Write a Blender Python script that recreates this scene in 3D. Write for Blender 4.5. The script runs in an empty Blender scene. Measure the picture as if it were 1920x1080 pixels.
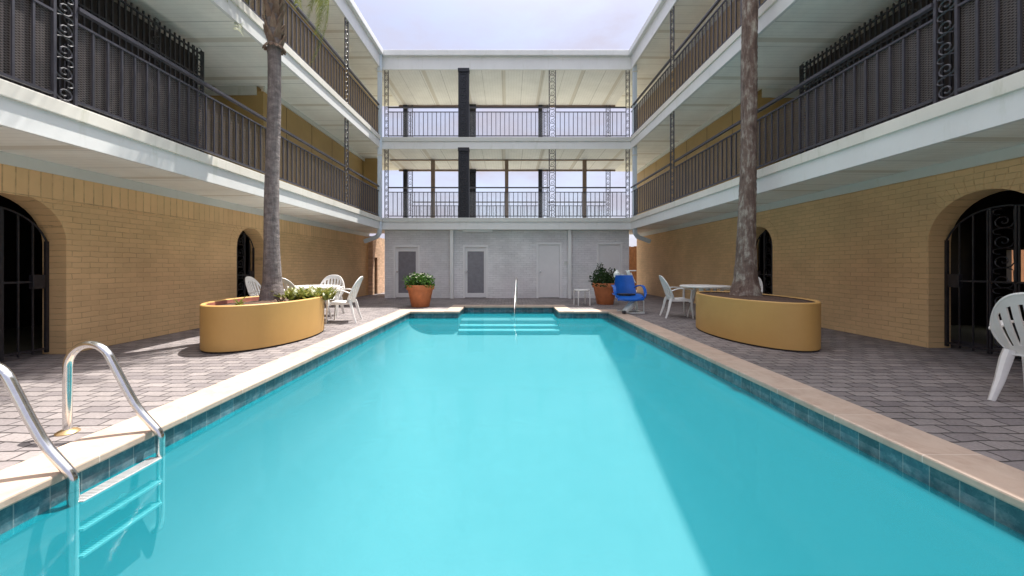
import bpy, math, random
from mathutils import Vector, Matrix
random.seed(7)
R = math.radians
PI = math.pi
S = bpy.context.scene
COL = S.collection

# ------------------------------------------------------------------ mesh builder
class MB:
    def __init__(s):
        s.v = []; s.f = []
    def box(s, x0, x1, y0, y1, z0, z1):
        if x0 > x1: x0, x1 = x1, x0
        if y0 > y1: y0, y1 = y1, y0
        if z0 > z1: z0, z1 = z1, z0
        b = len(s.v)
        s.v += [(x0,y0,z0),(x1,y0,z0),(x1,y1,z0),(x0,y1,z0),(x0,y0,z1),(x1,y0,z1),(x1,y1,z1),(x0,y1,z1)]
        s.f += [(b,b+3,b+2,b+1),(b+4,b+5,b+6,b+7),(b,b+1,b+5,b+4),(b+1,b+2,b+6,b+5),(b+2,b+3,b+7,b+6),(b+3,b,b+4,b+7)]
        return s
    def quad(s, *p):
        b = len(s.v); s.v += [tuple(q) for q in p]; s.f.append(tuple(range(b, b+len(p)))); return s
    def loft(s, rings, cap=True, closed=True):
        n = len(rings[0]); b = len(s.v)
        for r in rings: s.v += [tuple(q) for q in r]
        for i in range(len(rings)-1):
            for j in range(n if closed else n-1):
                k = (j+1) % n
                s.f.append((b+i*n+j, b+i*n+k, b+(i+1)*n+k, b+(i+1)*n+j))
        if cap:
            s.f.append(tuple(b+j for j in reversed(range(n))))
            e = b+(len(rings)-1)*n
            s.f.append(tuple(e+j for j in range(n)))
        return s
    def sweep(s, path, prof, up=(0,0,1), scales=None, cap=True):
        # prof: list of (a,b) in side/up plane; frames kept stable along path
        P = [Vector(p) for p in path]; up = Vector(up); rings = []
        for i, p in enumerate(P):
            t = (P[min(i+1,len(P)-1)] - P[max(i-1,0)]).normalized()
            sd = t.cross(up)
            if sd.length < 1e-3: sd = t.cross(Vector((1,0,0)) if abs(t.x) < .9 else Vector((0,1,0)))
            sd.normalize(); u = sd.cross(t).normalized()
            k = scales[i] if scales else 1
            if not isinstance(k, (tuple, list)): k = (k, k)
            rings.append([p + sd*a*k[0] + u*c*k[1] for a, c in prof])
        return s.loft(rings, cap)
    def tube(s, path, r, n=8, up=(0,0,1), radii=None, cap=True):
        prof = [(math.cos(2*PI*i/n)*r, math.sin(2*PI*i/n)*r) for i in range(n)]
        return s.sweep(path, prof, up, radii, cap)
    def lathe(s, prof, n=32, c=(0,0,0), sx=1, sy=1, wob=None):
        rings = []
        for r, z in prof:
            rings.append([(c[0]+math.cos(2*PI*i/n)*r*sx, c[1]+math.sin(2*PI*i/n)*r*sy, c[2]+z) for i in range(n)])
        return s.loft(rings, True)
    def build(s, name, mat, parent=None, smooth=False, bevel=0):
        me = bpy.data.meshes.new(name); me.from_pydata(s.v, [], s.f); me.validate(); 
        o = bpy.data.objects.new(name, me); COL.objects.link(o)
        if mat: me.materials.append(mat)
        if parent: o.parent = parent
        if smooth: me.polygons.foreach_set('use_smooth', [True]*len(me.polygons))
        if smooth == 'auto':
            me.set_sharp_from_angle(angle=R(38))
        if bevel:
            m = o.modifiers.new('bevel', 'BEVEL'); m.width = bevel; m.segments = 2; m.limit_method = 'ANGLE'
        return o

def smoothpath(pts, k=6):
    P = [Vector(p) for p in pts]; out = []
    for i in range(len(P)-1):
        a, b, c, d = P[max(i-1,0)], P[i], P[i+1], P[min(i+2,len(P)-1)]
        for j in range(k):
            t = j/k
            out.append(.5*((2*b)+(c-a)*t+(2*a-5*b+4*c-d)*t*t+(3*b-a-3*c+d)*t**3))
    out.append(P[-1]); return out

def tag(o, label=None, cat=None, group=None, kind=None):
    if label: o['label'] = label
    if cat: o['category'] = cat
    if group: o['group'] = group
    if kind: o['kind'] = kind
    return o
def empty(name, loc=(0,0,0), rz=0):
    o = bpy.data.objects.new(name, None); COL.objects.link(o)
    o.location = loc; o.rotation_euler = (0,0,rz); o.empty_display_size = .2; return o
def copy_tree(o, parent=None):
    c = o.copy(); COL.objects.link(c)
    if parent: c.parent = parent
    for ch in [x for x in bpy.data.objects if x.parent == o]: copy_tree(ch, c)
    return c

# ------------------------------------------------------------------ materials
class NT:
    def __init__(s, name):
        m = bpy.data.materials.new(name); m.use_nodes = True
        s.m = m; s.t = m.node_tree; s.n = s.t.nodes; s.l = s.t.links
        s.b = s.n['Principled BSDF']; s.out = s.n['Material Output']
    def new(s, ty, **kw):
        n = s.n.new(ty)
        for k, v in kw.items():
            if k.startswith('i_'):
                key = k[2:].replace('_', ' ')
                n.inputs[key].default_value = v
            else: setattr(n, k, v)
        return n
    def link(s, a, b): s.l.new(a, b)
    def val(s, sock, v):
        if hasattr(v, 'links') or isinstance(v, bpy.types.NodeSocket): s.link(v, sock)
        else: sock.default_value = v
    def math(s, op, a, b=None, c=None):
        n = s.n.new('ShaderNodeMath'); n.operation = op
        s.val(n.inputs[0], a)
        if b is not None: s.val(n.inputs[1], b)
        if c is not None: s.val(n.inputs[2], c)
        return n.outputs[0]
    def mix(s, f, a, b, mode='MIX'):
        n = s.n.new('ShaderNodeMix'); n.data_type = 'RGBA'; n.blend_type = mode
        s.val(n.inputs[0], f); s.val(n.inputs[6], a if not isinstance(a, tuple) else (*a, 1)[:4]); s.val(n.inputs[7], b if not isinstance(b, tuple) else (*b, 1)[:4])
        return n.outputs[2]
    def obj(s):
        if not hasattr(s, '_o'):
            s._o = s.n.new('ShaderNodeTexCoord').outputs['Object']
        return s._o
    def xyz(s):
        if not hasattr(s, '_x'):
            q = s.n.new('ShaderNodeSeparateXYZ'); s.link(s.obj(), q.inputs[0]); s._x = q.outputs
        return s._x
    def comb(s, a, b, c=0.0):
        q = s.n.new('ShaderNodeCombineXYZ'); s.val(q.inputs[0], a); s.val(q.inputs[1], b); s.val(q.inputs[2], c); return q.outputs[0]
    def noise(s, scale, detail=4, rough=.6, vec=None, dist=0):
        n = s.n.new('ShaderNodeTexNoise'); n.inputs['Scale'].default_value = scale; n.inputs['Detail'].default_value = detail
        n.inputs['Roughness'].default_value = rough; n.inputs['Distortion'].default_value = dist
        s.link(vec if vec is not None else s.obj(), n.inputs['Vector']); return n.outputs['Fac']
    def ramp(s, f, stops):
        n = s.n.new('ShaderNodeValToRGB'); s.link(f, n.inputs[0]); e = n.color_ramp.elements
        while len(e) < len(stops): e.new(.5)
        for i, (p, c) in enumerate(stops):
            e[i].position = p; e[i].color = (*c, 1) if isinstance(c, tuple) else (c, c, c, 1)
        return n.outputs[0]
    def bump(s, h, strength=.3, dist=.01, prev=None):
        n = s.n.new('ShaderNodeBump'); n.inputs['Strength'].default_value = strength; n.inputs['Distance'].default_value = dist
        s.link(h, n.inputs['Height'])
        if prev: s.link(prev, n.inputs['Normal'])
        return n.outputs[0]
    def done(s, col=None, rough=None, metal=None, normal=None, spec=None):
        if col is not None: s.val(s.b.inputs['Base Color'], (*col, 1) if isinstance(col, tuple) else col)
        if rough is not None: s.val(s.b.inputs['Roughness'], rough)
        if metal is not None: s.b.inputs['Metallic'].default_value = metal
        if normal is not None: s.link(normal, s.b.inputs['Normal'])
        if spec is not None: s.b.inputs['Specular IOR Level'].default_value = spec
        return s.m

def mul(c, k): return tuple(min(1, x*k) for x in c)
def m_plain(name, col, rough=.5, var=.12, scale=3.0, metal=0, bump=0, bscale=60, spec=None):
    t = NT(name)
    f = t.noise(scale, 6, .65)
    c = t.ramp(f, [(.3, mul(col, 1-var)), (.7, mul(col, 1+var))])
    nm = t.bump(t.noise(bscale, 3), bump, .004) if bump else None
    return t.done(c, rough, metal, nm, spec)

def m_brick(name, axis, col, bw=.215, rh=.075, mortar=.006, depth=.6, var=.05, offset=.5, wob=1.0):
    t = NT(name); x = t.xyz()
    u = t.math('ADD', x[1 if axis == 'y' else 0], t.math('MULTIPLY', t.math('SUBTRACT', t.noise(4.5, 4), .5), .055*wob))
    v = t.math('ADD', x[2], t.math('MULTIPLY', t.math('SUBTRACT', t.noise(5.5, 4), .5), .028*wob))
    vec = t.comb(u, v, 0)
    b = t.new('ShaderNodeTexBrick', offset=offset)
    t.link(vec, b.inputs['Vector'])
    b.inputs['Color1'].default_value = (*mul(col, 1-var), 1); b.inputs['Color2'].default_value = (*mul(col, 1+var), 1)
    b.inputs['Mortar'].default_value = (*mul(col, .97), 1)
    b.inputs['Scale'].default_value = 1; b.inputs['Mortar Size'].default_value = mortar; b.inputs['Mortar Smooth'].default_value = .55
    b.inputs['Brick Width'].default_value = bw; b.inputs['Row Height'].default_value = rh; b.inputs['Bias'].default_value = 0
    big = t.ramp(t.noise(.9, 5, .6), [(.3, .82), (.7, 1.08)])
    c = t.mix(1.0, b.outputs['Color'], big, 'MULTIPLY')
    mod = t.ramp(t.noise(5.0, 4, .7), [(.40, .12), (.62, 1.0)])
    c = t.mix(t.math('MULTIPLY', t.math('MULTIPLY', b.outputs['Fac'], mod), .62 if mortar < .007 else .8), c, mul(col, .46))
    c = t.mix(t.math('MULTIPLY', t.ramp(t.noise(.55, 4, .6, dist=.5), [(.42, 0.0), (.66, 1.0)]), .32), c, (col[0]*.84, col[1]*.74, col[2]*.80))
    chips = t.ramp(t.noise(14, 4, .7), [(.68, 0.0), (.74, 1.0)])
    c = t.mix(t.math('MULTIPLY', chips, .35), c, mul(col, .45))
    # bump height: recessed mortar plus fine and coarse noise
    h = t.math('SUBTRACT', 1.0, b.outputs['Fac'])
    h = t.math('ADD', h, t.math('MULTIPLY', t.noise(30, 4), .35))
    h = t.math('ADD', h, t.math('MULTIPLY', t.noise(7, 3), .7))
    return t.done(c, .75, 0, t.bump(h, depth, .008))

def m_soffit(name, axis, col):
    t = NT(name); x = t.xyz(); a = x[1 if axis == 'y' else 0]
    fr = t.math('FRACT', t.math('DIVIDE', a, .102))
    g = t.math('LESS_THAN', fr, .09)
    st = t.math('FRACT', t.math('DIVIDE', t.math('ADD', a, 50.3), 1.43))
    band = t.math('LESS_THAN', st, .10)
    fine = t.math('LESS_THAN', t.math('FRACT', t.math('DIVIDE', a, .031)), .45)
    ag = t.noise(1.4, 5, .7)
    base = t.ramp(ag, [(.25, mul(col, .86)), (.75, mul(col, 1.05))])
    c = t.mix(t.math('MULTIPLY', g, .22), base, mul(col, .35))
    vent = t.mix(fine, (col[0]*.74, col[1]*.69, col[2]*.62), (col[0]*.50, col[1]*.44, col[2]*.36))
    c = t.mix(t.math('MULTIPLY', band, .6), c, vent)
    seam = t.math('LESS_THAN', t.math('FRACT', t.math('DIVIDE', t.math('ADD', a, 20.2), .74)), .018)
    c = t.mix(t.math('MULTIPLY', seam, .6), c, mul(col, .2))
    wob = t.noise(2.0, 3)
    return t.done(c, .5, 0, t.bump(t.math('ADD', t.math('MULTIPLY', t.math('SUBTRACT', 1.0, g), .5), t.math('MULTIPLY', wob, 1.2)), .35, .01))

def m_paint(name, col, rough=.45, dirt=.5, var=.06):
    t = NT(name)
    c = t.ramp(t.noise(1.3, 6, .7), [(.3, mul(col, 1-var)), (.7, mul(col, 1+var*.5))])
    x = t.xyz()
    streak = t.noise(1.0, 5, .65, vec=t.comb(t.math('MULTIPLY', t.math('ADD', x[0], x[1]), 7.0), t.math('MULTIPLY', x[2], 1.2), 0))
    c = t.mix(t.math('MULTIPLY', t.ramp(streak, [(.56, 0.0), (.78, 1.0)]), dirt), c, (col[0]*.70, col[1]*.72, col[2]*.62))
    spots = t.ramp(t.noise(18, 5, .75), [(.66, 0.0), (.76, 1.0)])
    c = t.mix(t.math('MULTIPLY', spots, dirt*.5), c, mul(col, .6))
    return t.done(c, rough, 0, t.bump(t.noise(9, 4), .12, .006))

def m_mesh(name, col, p, q, th, keep=0.0):
    # expanded-metal sheet: diamond strands with open holes between them
    t = NT(name); x = t.xyz(); a = t.math('ADD', x[0], x[1])
    u = t.math('DIVIDE', a, p); v = t.math('DIVIDE', x[2], q)
    d1 = t.math('ABSOLUTE', t.math('SUBTRACT', t.math('FRACT', t.math('ADD', u, v)), .5))
    d2 = t.math('ABSOLUTE', t.math('SUBTRACT', t.math('FRACT', t.math('SUBTRACT', u, v)), .5))
    k = t.math('LESS_THAN', t.math('MINIMUM', d1, d2), th)
    t.done(t.ramp(t.noise(4), [(.3, mul(col, .8)), (.7, mul(col, 1.2))]), .45)
    tr = t.new('ShaderNodeBsdfTransparent'); mx = t.new('ShaderNodeMixShader')
    t.link(k, mx.inputs[0]); t.link(tr.outputs[0], mx.inputs[1]); t.link(t.b.outputs[0], mx.inputs[2]); t.link(mx.outputs[0], t.out.inputs[0])
    return t.m

TAN = (.72, .485, .245)
M = {}
M['tan_y'] = m_brick('tan_brick_side', 'y', TAN)
M['tan_x'] = m_brick('tan_brick_front', 'x', TAN)
M['soldier'] = m_brick('tan_soldier_course', 'y', mul(TAN, 1.06), bw=.118, rh=2.0, offset=0, mortar=.009, depth=.7, wob=.2)
M['white_brick'] = m_brick('white_brick', 'x', (.76, .755, .76), depth=.8, var=.05, bw=.22, rh=.078)
M['pink_brick'] = m_brick('pink_brick', 'y', (.66, .44, .28), depth=.6, var=.2)
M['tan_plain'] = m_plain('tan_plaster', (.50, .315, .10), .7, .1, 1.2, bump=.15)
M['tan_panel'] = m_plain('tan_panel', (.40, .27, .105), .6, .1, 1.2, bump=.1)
M['white'] = m_paint('white_paint', (.74, .745, .735))
M['pipe'] = m_paint('pipe_paint', (.60, .68, .76), dirt=.35)
M['lip'] = m_paint('cream_edge_paint', (.74, .71, .64), dirt=.9, var=.1)
M['trim'] = m_paint('grey_trim_paint', (.62, .63, .60), dirt=.5)
M['soffit_y'] = m_soffit('side_soffit', 'y', (.93, .92, .87))
M['soffit_x'] = m_soffit('gallery_soffit', 'x', (.82, .82, .81))
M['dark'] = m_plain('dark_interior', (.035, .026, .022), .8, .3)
M['iron'] = m_plain('black_iron', (.022, .021, .026), .42, .35, 20)
M['iron_rail'] = m_plain('charcoal_rail', (.05, .048, .060), .4, .25, 14)
M['iron_blue'] = m_plain('blue_black_iron', (.012, .014, .022), .5, .5, 25)
M['mesh'] = m_mesh('expanded_metal', (.115, .097, .093), .052, .026, .15)
M['mesh_fine'] = m_mesh('pale_mesh', (.42, .42, .42), .05, .03, .06)
M['roof'] = m_plain('roof_membrane', (.5, .5, .48), .8)
M['door'] = m_paint('door_paint', (.74, .73, .735), dirt=.2)
M['door_frame'] = m_paint('door_frame_paint', (.80, .79, .79), dirt=.2)
M['smoke'] = m_plain('frosted_glass', (.19, .185, .21), .25, .15, 8)
M['chrome'] = m_plain('stainless', (.72, .71, .69), .17, .08, 30, metal=1, bump=.04, bscale=140)
M['tread'] = m_plain('ribbed_tread', (.46, .47, .47), .35, .1, 40, metal=.25)
M['brass'] = m_plain('tarnished_collar', (.60, .42, .22), .35, .2, 20, metal=.8)
M['plastic'] = m_plain('white_plastic', (.74, .73, .71), .38, .06, 6)
M['blue'] = m_plain('blue_plastic', (.004, .10, .45), .35, .15, 5)
M['lift_white'] = m_plain('lift_white', (.70, .72, .69), .35, .12, 12)
M['terra'] = m_plain('terracotta', (.50, .165, .06), .7, .22, 5, bump=.2)
M['soil'] = m_plain('soil', (.075, .042, .028), .95, .5, 25, bump=.9, bscale=45)
M['liner'] = m_plain('red_liner', (.42, .15, .11), .7, .2, 6)
M['fence'] = m_plain('fence_wood', (.33, .15, .06), .75, .3, 8)
M['salmon'] = m_plain('salmon_wall', (.62, .30, .18), .8, .1)
M['brownpost'] = m_plain('brown_post', (.24, .165, .115), .6, .15)
M['concrete'] = m_plain('pale_concrete', (.72, .71, .68), .8, .08)
M['lamp'] = m_plain('tube_white', (.85, .85, .85), .3, .03)

def planter_mat():
    t = NT('ochre_plaster')
    c = t.ramp(t.noise(1.5, 6, .6), [(.3, (.47, .27, .082)), (.7, (.53, .31, .097))])
    x = t.xyz()
    st = t.noise(1.0, 5, .7, vec=t.comb(t.math('MULTIPLY', t.math('ADD', x[0], x[1]), 9.0), t.math('MULTIPLY', x[2], 1.5)))
    c = t.mix(t.math('MULTIPLY', t.ramp(st, [(.55, 0.0), (.8, 1.0)]), .35), c, (.42, .25, .08))
    return t.done(c, .6, 0, t.bump(t.noise(25, 5), .12, .006))
M['ochre'] = planter_mat()

def paver_mat():
    t = NT('grey_pavers'); x = t.xyz()
    u = t.math('ADD', x[0], t.math('MULTIPLY', t.math('SUBTRACT', t.noise(3.3, 2), .5), .07))
    v = t.math('ADD', x[1], t.math('MULTIPLY', t.math('SUBTRACT', t.noise(2.7, 2), .5), .07))
    b = t.new('ShaderNodeTexBrick', offset=.5)
    t.link(t.comb(u, v), b.inputs['Vector'])
    b.inputs['Color1'].default_value = (.155, .135, .14, 1); b.inputs['Color2'].default_value = (.25, .22, .215, 1); b.inputs['Mortar'].default_value = (.04, .033, .033, 1)
    for k, q in (('Scale', 1), ('Mortar Size', .0085), ('Mortar Smooth', .4), ('Brick Width', .22), ('Row Height', .125), ('Bias', .1)): b.inputs[k].default_value = q
    big = t.ramp(t.noise(.8, 6, .65), [(.3, .72), (.7, 1.15)])
    c = t.mix(1.0, b.outputs['Color'], big, 'MULTIPLY')
    fine = t.ramp(t.noise(55, 4, .7), [(.3, .75), (.7, 1.2)])
    c = t.mix(1.0, c, fine, 'MULTIPLY')
    h = t.math('ADD', t.math('SUBTRACT', 1.0, b.outputs['Fac']), t.math('MULTIPLY', t.noise(35, 4), .5))
    h = t.math('ADD', h, t.math('MULTIPLY', t.noise(4.0, 2), 1.2))
    return t.done(c, t.ramp(t.noise(6), [(.3, .55), (.7, .8)]), 0, t.bump(h, .6, .008))
M['paver'] = paver_mat()

def coping_mat(name, ax):
    t = NT(name); x = t.xyz()
    a = t.math('FRACT', t.math('DIVIDE', t.math('ADD', x[ax], 100.0), .62))
    j = t.math('LESS_THAN', a, .009)
    c = t.ramp(t.noise(5, 7, .7, dist=.6), [(.25, (.37, .27, .215)), (.5, (.47, .365, .295)), (.8, (.55, .445, .365))])
    big = t.ramp(t.noise(.9, 3), [(.35, (.93, .93, .93)), (.65, (1.04, 1.0, .97))])
    c = t.mix(1.0, c, big, 'MULTIPLY')
    cell = t.new('ShaderNodeTexWhiteNoise', noise_dimensions='1D')
    t.link(t.math('FLOOR', t.math('DIVIDE', t.math('ADD', x[ax], 100.0), .62)), cell.inputs['W'])
    c = t.mix(1.0, c, t.ramp(cell.outputs['Value'], [(0, .88), (1, 1.06)]), 'MULTIPLY')
    c = t.mix(t.math('MULTIPLY', j, .5), c, (.75, .68, .60))
    h = t.math('ADD', t.noise(40, 5), t.math('MULTIPLY', j, -.8))
    return t.done(c, .6, 0, t.bump(h, .25, .005))
M['coping_y'] = coping_mat('coping_stone_side', 1)
M['coping_x'] = coping_mat('coping_stone_end', 0)

def tile_mat():
    t = NT('teal_waterline_tile'); x = t.xyz()
    u = t.math('ADD', t.math('ADD', x[0], x[1]), 50.0)
    cell = t.new('ShaderNodeTexWhiteNoise', noise_dimensions='1D')
    q = t.math('DIVIDE', u, .1535)
    t.link(t.math('FLOOR', q), cell.inputs['W'])
    c = t.ramp(t.noise(16, 6, .75, dist=.4), [(.25, (.010, .052, .085)), (.5, (.024, .105, .135)), (.78, (.13, .24, .27))])
    c = t.mix(1.0, c, t.ramp(cell.outputs['Value'], [(0, .65), (1, 1.35)]), 'MULTIPLY')
    g = t.math('LESS_THAN', t.math('FRACT', q), .035)
    c = t.mix(t.math('MULTIPLY', g, .55), c, (.30, .34, .33))
    scale_ = t.math('MULTIPLY', t.ramp(t.noise(9, 5, .7), [(.4, 0.0), (.7, 1.0)]), t.math('LESS_THAN', x[2], -.10))
    c = t.mix(t.math('MULTIPLY', scale_, .35), c, (.36, .42, .45))
    return t.done(c, .3, 0, t.bump(t.math('SUBTRACT', t.noise(22, 4), t.math('MULTIPLY', g, .8)), .3, .005))
M['tile'] = tile_mat()

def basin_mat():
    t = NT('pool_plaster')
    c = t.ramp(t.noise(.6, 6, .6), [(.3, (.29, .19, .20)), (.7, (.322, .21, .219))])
    c = t.mix(1.0, c, t.ramp(t.noise(2.6, 7, .72, dist=.8), [(.3, .95), (.7, 1.04)]), 'MULTIPLY')  # faint mottling painted in for rippled light on the pool floor
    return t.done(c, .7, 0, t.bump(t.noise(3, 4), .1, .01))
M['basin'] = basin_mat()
M['nosing'] = m_plain('white_step_edge', (.85, .92, .92), .5, .04)

def water_mat():
    t = NT('pool_water')
    n1 = t.noise(2.2, 3, .5); n2 = t.noise(9, 3, .55)
    h = t.math('ADD', t.math('MULTIPLY', n1, 1.0), t.math('MULTIPLY', n2, .25))
    nm = t.bump(h, .16, .03)
    tr = t.new('ShaderNodeBsdfTransparent'); tr.inputs[0].default_value = (.52, .94, .965, 1)
    gl = t.new('ShaderNodeBsdfGlossy'); gl.inputs['Roughness'].default_value = .05
    gl.inputs['Color'].default_value = (.9, .95, 1, 1)
    df = t.new('ShaderNodeBsdfDiffuse'); df.inputs[0].default_value = (.006, .345, .435, 1); t.link(nm, df.inputs['Normal'])
    md = t.new('ShaderNodeMixShader'); md.inputs[0].default_value = .26; t.link(tr.outputs[0], md.inputs[1]); t.link(df.outputs[0], md.inputs[2])
    fr = t.new('ShaderNodeFresnel'); fr.inputs['IOR'].default_value = 1.33
    t.link(nm, gl.inputs['Normal']); t.link(nm, fr.inputs['Normal'])
    mx = t.new('ShaderNodeMixShader')
    t.link(t.math('MULTIPLY', fr.outputs[0], .28), mx.inputs[0]); t.link(md.outputs[0], mx.inputs[1]); t.link(gl.outputs[0], mx.inputs[2])
    t.link(mx.outputs[0], t.out.inputs[0]); return t.m
M['water'] = water_mat()

def bark_mat(name, c0, c1, c2, ring, vert):
    t = NT(name); x = t.xyz()
    ang = t.math('ARCTAN2', x[1], x[0])
    rn = t.noise(1.0, 5, .65, vec=t.comb(t.math('MULTIPLY', ang, .9), t.math('MULTIPLY', x[2], ring), 0), dist=.5)
    vn = t.noise(1.0, 6, .7, vec=t.comb(t.math('MULTIPLY', x[0], vert), t.math('MULTIPLY', x[1], vert), t.math('MULTIPLY', x[2], 2.6)), dist=.8)
    pn = t.noise(4.5, 6, .7)
    f = t.math('ADD', t.math('MULTIPLY', rn, .4), t.math('ADD', t.math('MULTIPLY', vn, .35), t.math('MULTIPLY', pn, .25)))
    c = t.ramp(f, [(.34, c0), (.5, c1), (.64, c2)])
    return t.done(c, .9, 0, t.bump(f, 1.0, .05))
M['bark_l'] = bark_mat('grey_palm_bark', (.075, .062, .06), (.19, .16, .155), (.34, .295, .275), 14, 26)
M['bark_r'] = bark_mat('mossy_palm_bark', (.04, .024, .018), (.165, .115, .095), (.46, .44, .38), 4, 16)
M['boot'] = bark_mat('leaf_base', (.10, .062, .045), (.22, .15, .11), (.34, .27, .21), 4, 20)

def leaf_mat(name, c0, c1, trans=.35):
    t = NT(name)
    r = t.new('ShaderNodeNewGeometry')
    c = t.ramp(r.outputs['Random Per Island'], [(0, c0), (1, c1)])
    t.done(c, .45)
    tl = t.new('ShaderNodeBsdfTranslucent'); t.link(c, tl.inputs[0])
    mx = t.new('ShaderNodeMixShader'); mx.inputs[0].default_value = trans
    t.link(t.b.outputs[0], mx.inputs[1]); t.link(tl.outputs[0], mx.inputs[2]); t.link(mx.outputs[0], t.out.inputs[0])
    return t.m
M['frond'] = leaf_mat('palm_frond', (.13, .19, .025), (.34, .36, .06), .45)
M['strap'] = leaf_mat('strap_leaf', (.10, .13, .02), (.27, .25, .055))
M['shrub'] = leaf_mat('green_leaf', (.035, .09, .015), (.09, .19, .035))
M['shrub_dark'] = leaf_mat('dark_leaf', (.018, .045, .012), (.05, .10, .03))
M['bloom'] = leaf_mat('white_bloom', (.75, .75, .6), (.9, .9, .78))
def ground_mat():
    t = NT('ground_soil')
    c = t.ramp(t.noise(.4, 8, .7), [(.3, (.16, .17, .09)), (.7, (.30, .27, .2))])
    return t.done(c, .95, 0, t.bump(t.noise(8, 5), .4, .03))
M['ground'] = ground_mat()

# ------------------------------------------------------------------ layout numbers
CAMZ = 1.15
PL, PR, PN, PF = -2.487, 2.52, .5, 9.62       # pool edges
RL, RR, RF = -1.26, 1.29, 10.86               # step recess
WZ = -.166                                    # water level
CO_L, CO_R = -2.84, 2.87
YF, YW, YB = 13.4, 13.7, 16.5                 # back wing: fascia, wall, far row

# ------------------------------------------------------------------ ground, deck, pool
g = MB(); z = -.03
for a in ((-400,-6.6,-400,400),(7,400,-400,400),(-6.6,7,-400,-6),(-6.6,7,20,400)):
    g.quad((a[0],a[2],z),(a[1],a[2],z),(a[1],a[3],z),(a[0],a[3],z))
tag(g.build('ground', M['ground']), kind='structure')
d = MB()
for a in ((-6.6,CO_L,-6,20),(CO_R,7,-6,20),(CO_L,CO_R,-6,.15),(CO_L,-1.62,10.04,20),(-1.62,1.65,11.24,20),(1.65,CO_R,10.04,20)):
    d.box(a[0],a[1],a[2],a[3],-.08,0)
tag(d.build('pool_deck', M['paver']), kind='structure')

cy = MB(); zc = .012; ov = .02
def cop(mb, x0, x1, y0, y1): mb.box(x0, x1, y0, y1, -.042, zc)
cop(cy, CO_L, PL+ov, PN, PF); cop(cy, PR-ov, CO_R, PN, PF)
cop(cy, -1.62, RL+ov, PF, 11.24); cop(cy, RR-ov, 1.65, PF, 11.24)
co = cy.build('pool_coping', M['coping_y'], bevel=.012); tag(co, kind='structure')
cx = MB()
cop(cx, CO_L, -1.62, PF-ov, 10.04); cop(cx, 1.65, CO_R, PF-ov, 10.04); cop(cx, RL+ov, RR-ov, RF-ov, 11.24); cop(cx, CO_L, CO_R, .15, PN)
cx.build('coping_end', M['coping_x'], co, bevel=.012)

t = MB(); t0, t1, th = -.20, -.043, .05
t.box(PL-th, PL, PN, PF, t0, t1); t.box(PR, PR+th, PN, PF, t0, t1)
t.box(PL-th, RL, PF, PF+th, t0, t1); t.box(RR, PR+th, PF, PF+th, t0, t1)
t.box(RL-th, RL, PF+th, RF, t0, t1); t.box(RR, RR+th, PF+th, RF, t0, t1); t.box(RL-th, RR+th, RF, RF+th, t0, t1)
tag(t.build('waterline_tiles', M['tile']), kind='structure')

def floorz(y): return -.50 - (PF - y)*.263
b = MB()
ys = [PN + (PF-PN)*i/24 for i in range(25)]
rings = []
for y in ys:
    zf = floorz(y); r = min(.7, (-.2 - zf)*.85); pts = []
    e = .004
    pts.append((PL-e, y, t0)); 
    for k in range(13):
        a = PI/2*k/12; rv = (-.205-zf)*.97; rx = min(1.9, .35+rv*1.0); pts.append((PL-e + rx*(1-math.cos(a)), y, zf + rv*(1-math.sin(a))))
    for k in range(9):
        a = PI/2*(8-k)/8; pts.append((PR+e - r*(1-math.cos(a)), y, zf + r*(1-math.sin(a))))
    pts.append((PR+e, y, t0)); rings.append(pts)
b.loft(rings, cap=False, closed=False)
e = .004
for xa, xb in ((PL-e, RL), (RR, PR+e)): b.quad((xa,PF+e,t0),(xb,PF+e,t0),(xb,PF+e,-.9),(xa,PF+e,-.9))
b.quad((PL,PN,t0),(PR,PN,t0),(PR,PN,-3.1),(PL,PN,-3.1))
b.quad((RL-e,PF,t0),(RL-e,RF,t0),(RL-e,RF,-.9),(RL-e,PF,-.9)); b.quad((RR+e,PF,t0),(RR+e,RF,t0),(RR+e,RF,-.9),(RR+e,PF,-.9))
b.quad((RL,RF+e,t0),(RR,RF+e,t0),(RR,RF+e,-.9),(RL,RF+e,-.9))
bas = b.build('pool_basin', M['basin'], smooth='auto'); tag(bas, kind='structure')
st = MB()
steps = ((-.27, 10.0), (-.36, 9.72), (-.44, 9.45))
for i, (zz, yy) in enumerate(steps):
    st.box(RL+.003*i, RR-.003*i, yy, (RF+.02 if i == 0 else steps[i-1][1]), -1.0, zz)
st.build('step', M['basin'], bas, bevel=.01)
nz = MB()
for i, (zz, yy) in list(enumerate(steps))[1:]: nz.box(RL+.03, RR-.03, yy-.004, yy+.05, zz-.02, zz+.004)
nz.build('step_edge', M['nosing'], bas)
fit = MB(); fit.lathe([(.045,0),(.045,.012),(.03,.018),(.012,.02)], 20)
fo = fit.build('inlet_fitting', M['lift_white'], bas, smooth='auto'); fo.location = (PL+.004, 2.45, -.36); fo.rotation_euler = (0, R(90), 0)
w = MB()
w.quad((PL-.01,PN-.01,WZ),(PR+.01,PN-.01,WZ),(PR+.01,PF+.01,WZ),(PL-.01,PF+.01,WZ))
w.quad((RL-.01,PF+.01,WZ),(RR+.01,PF+.01,WZ),(RR+.01,RF+.01,WZ),(RL-.01,RF+.01,WZ))
tag(w.build('pool_water', M['water']), kind='structure')

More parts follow.
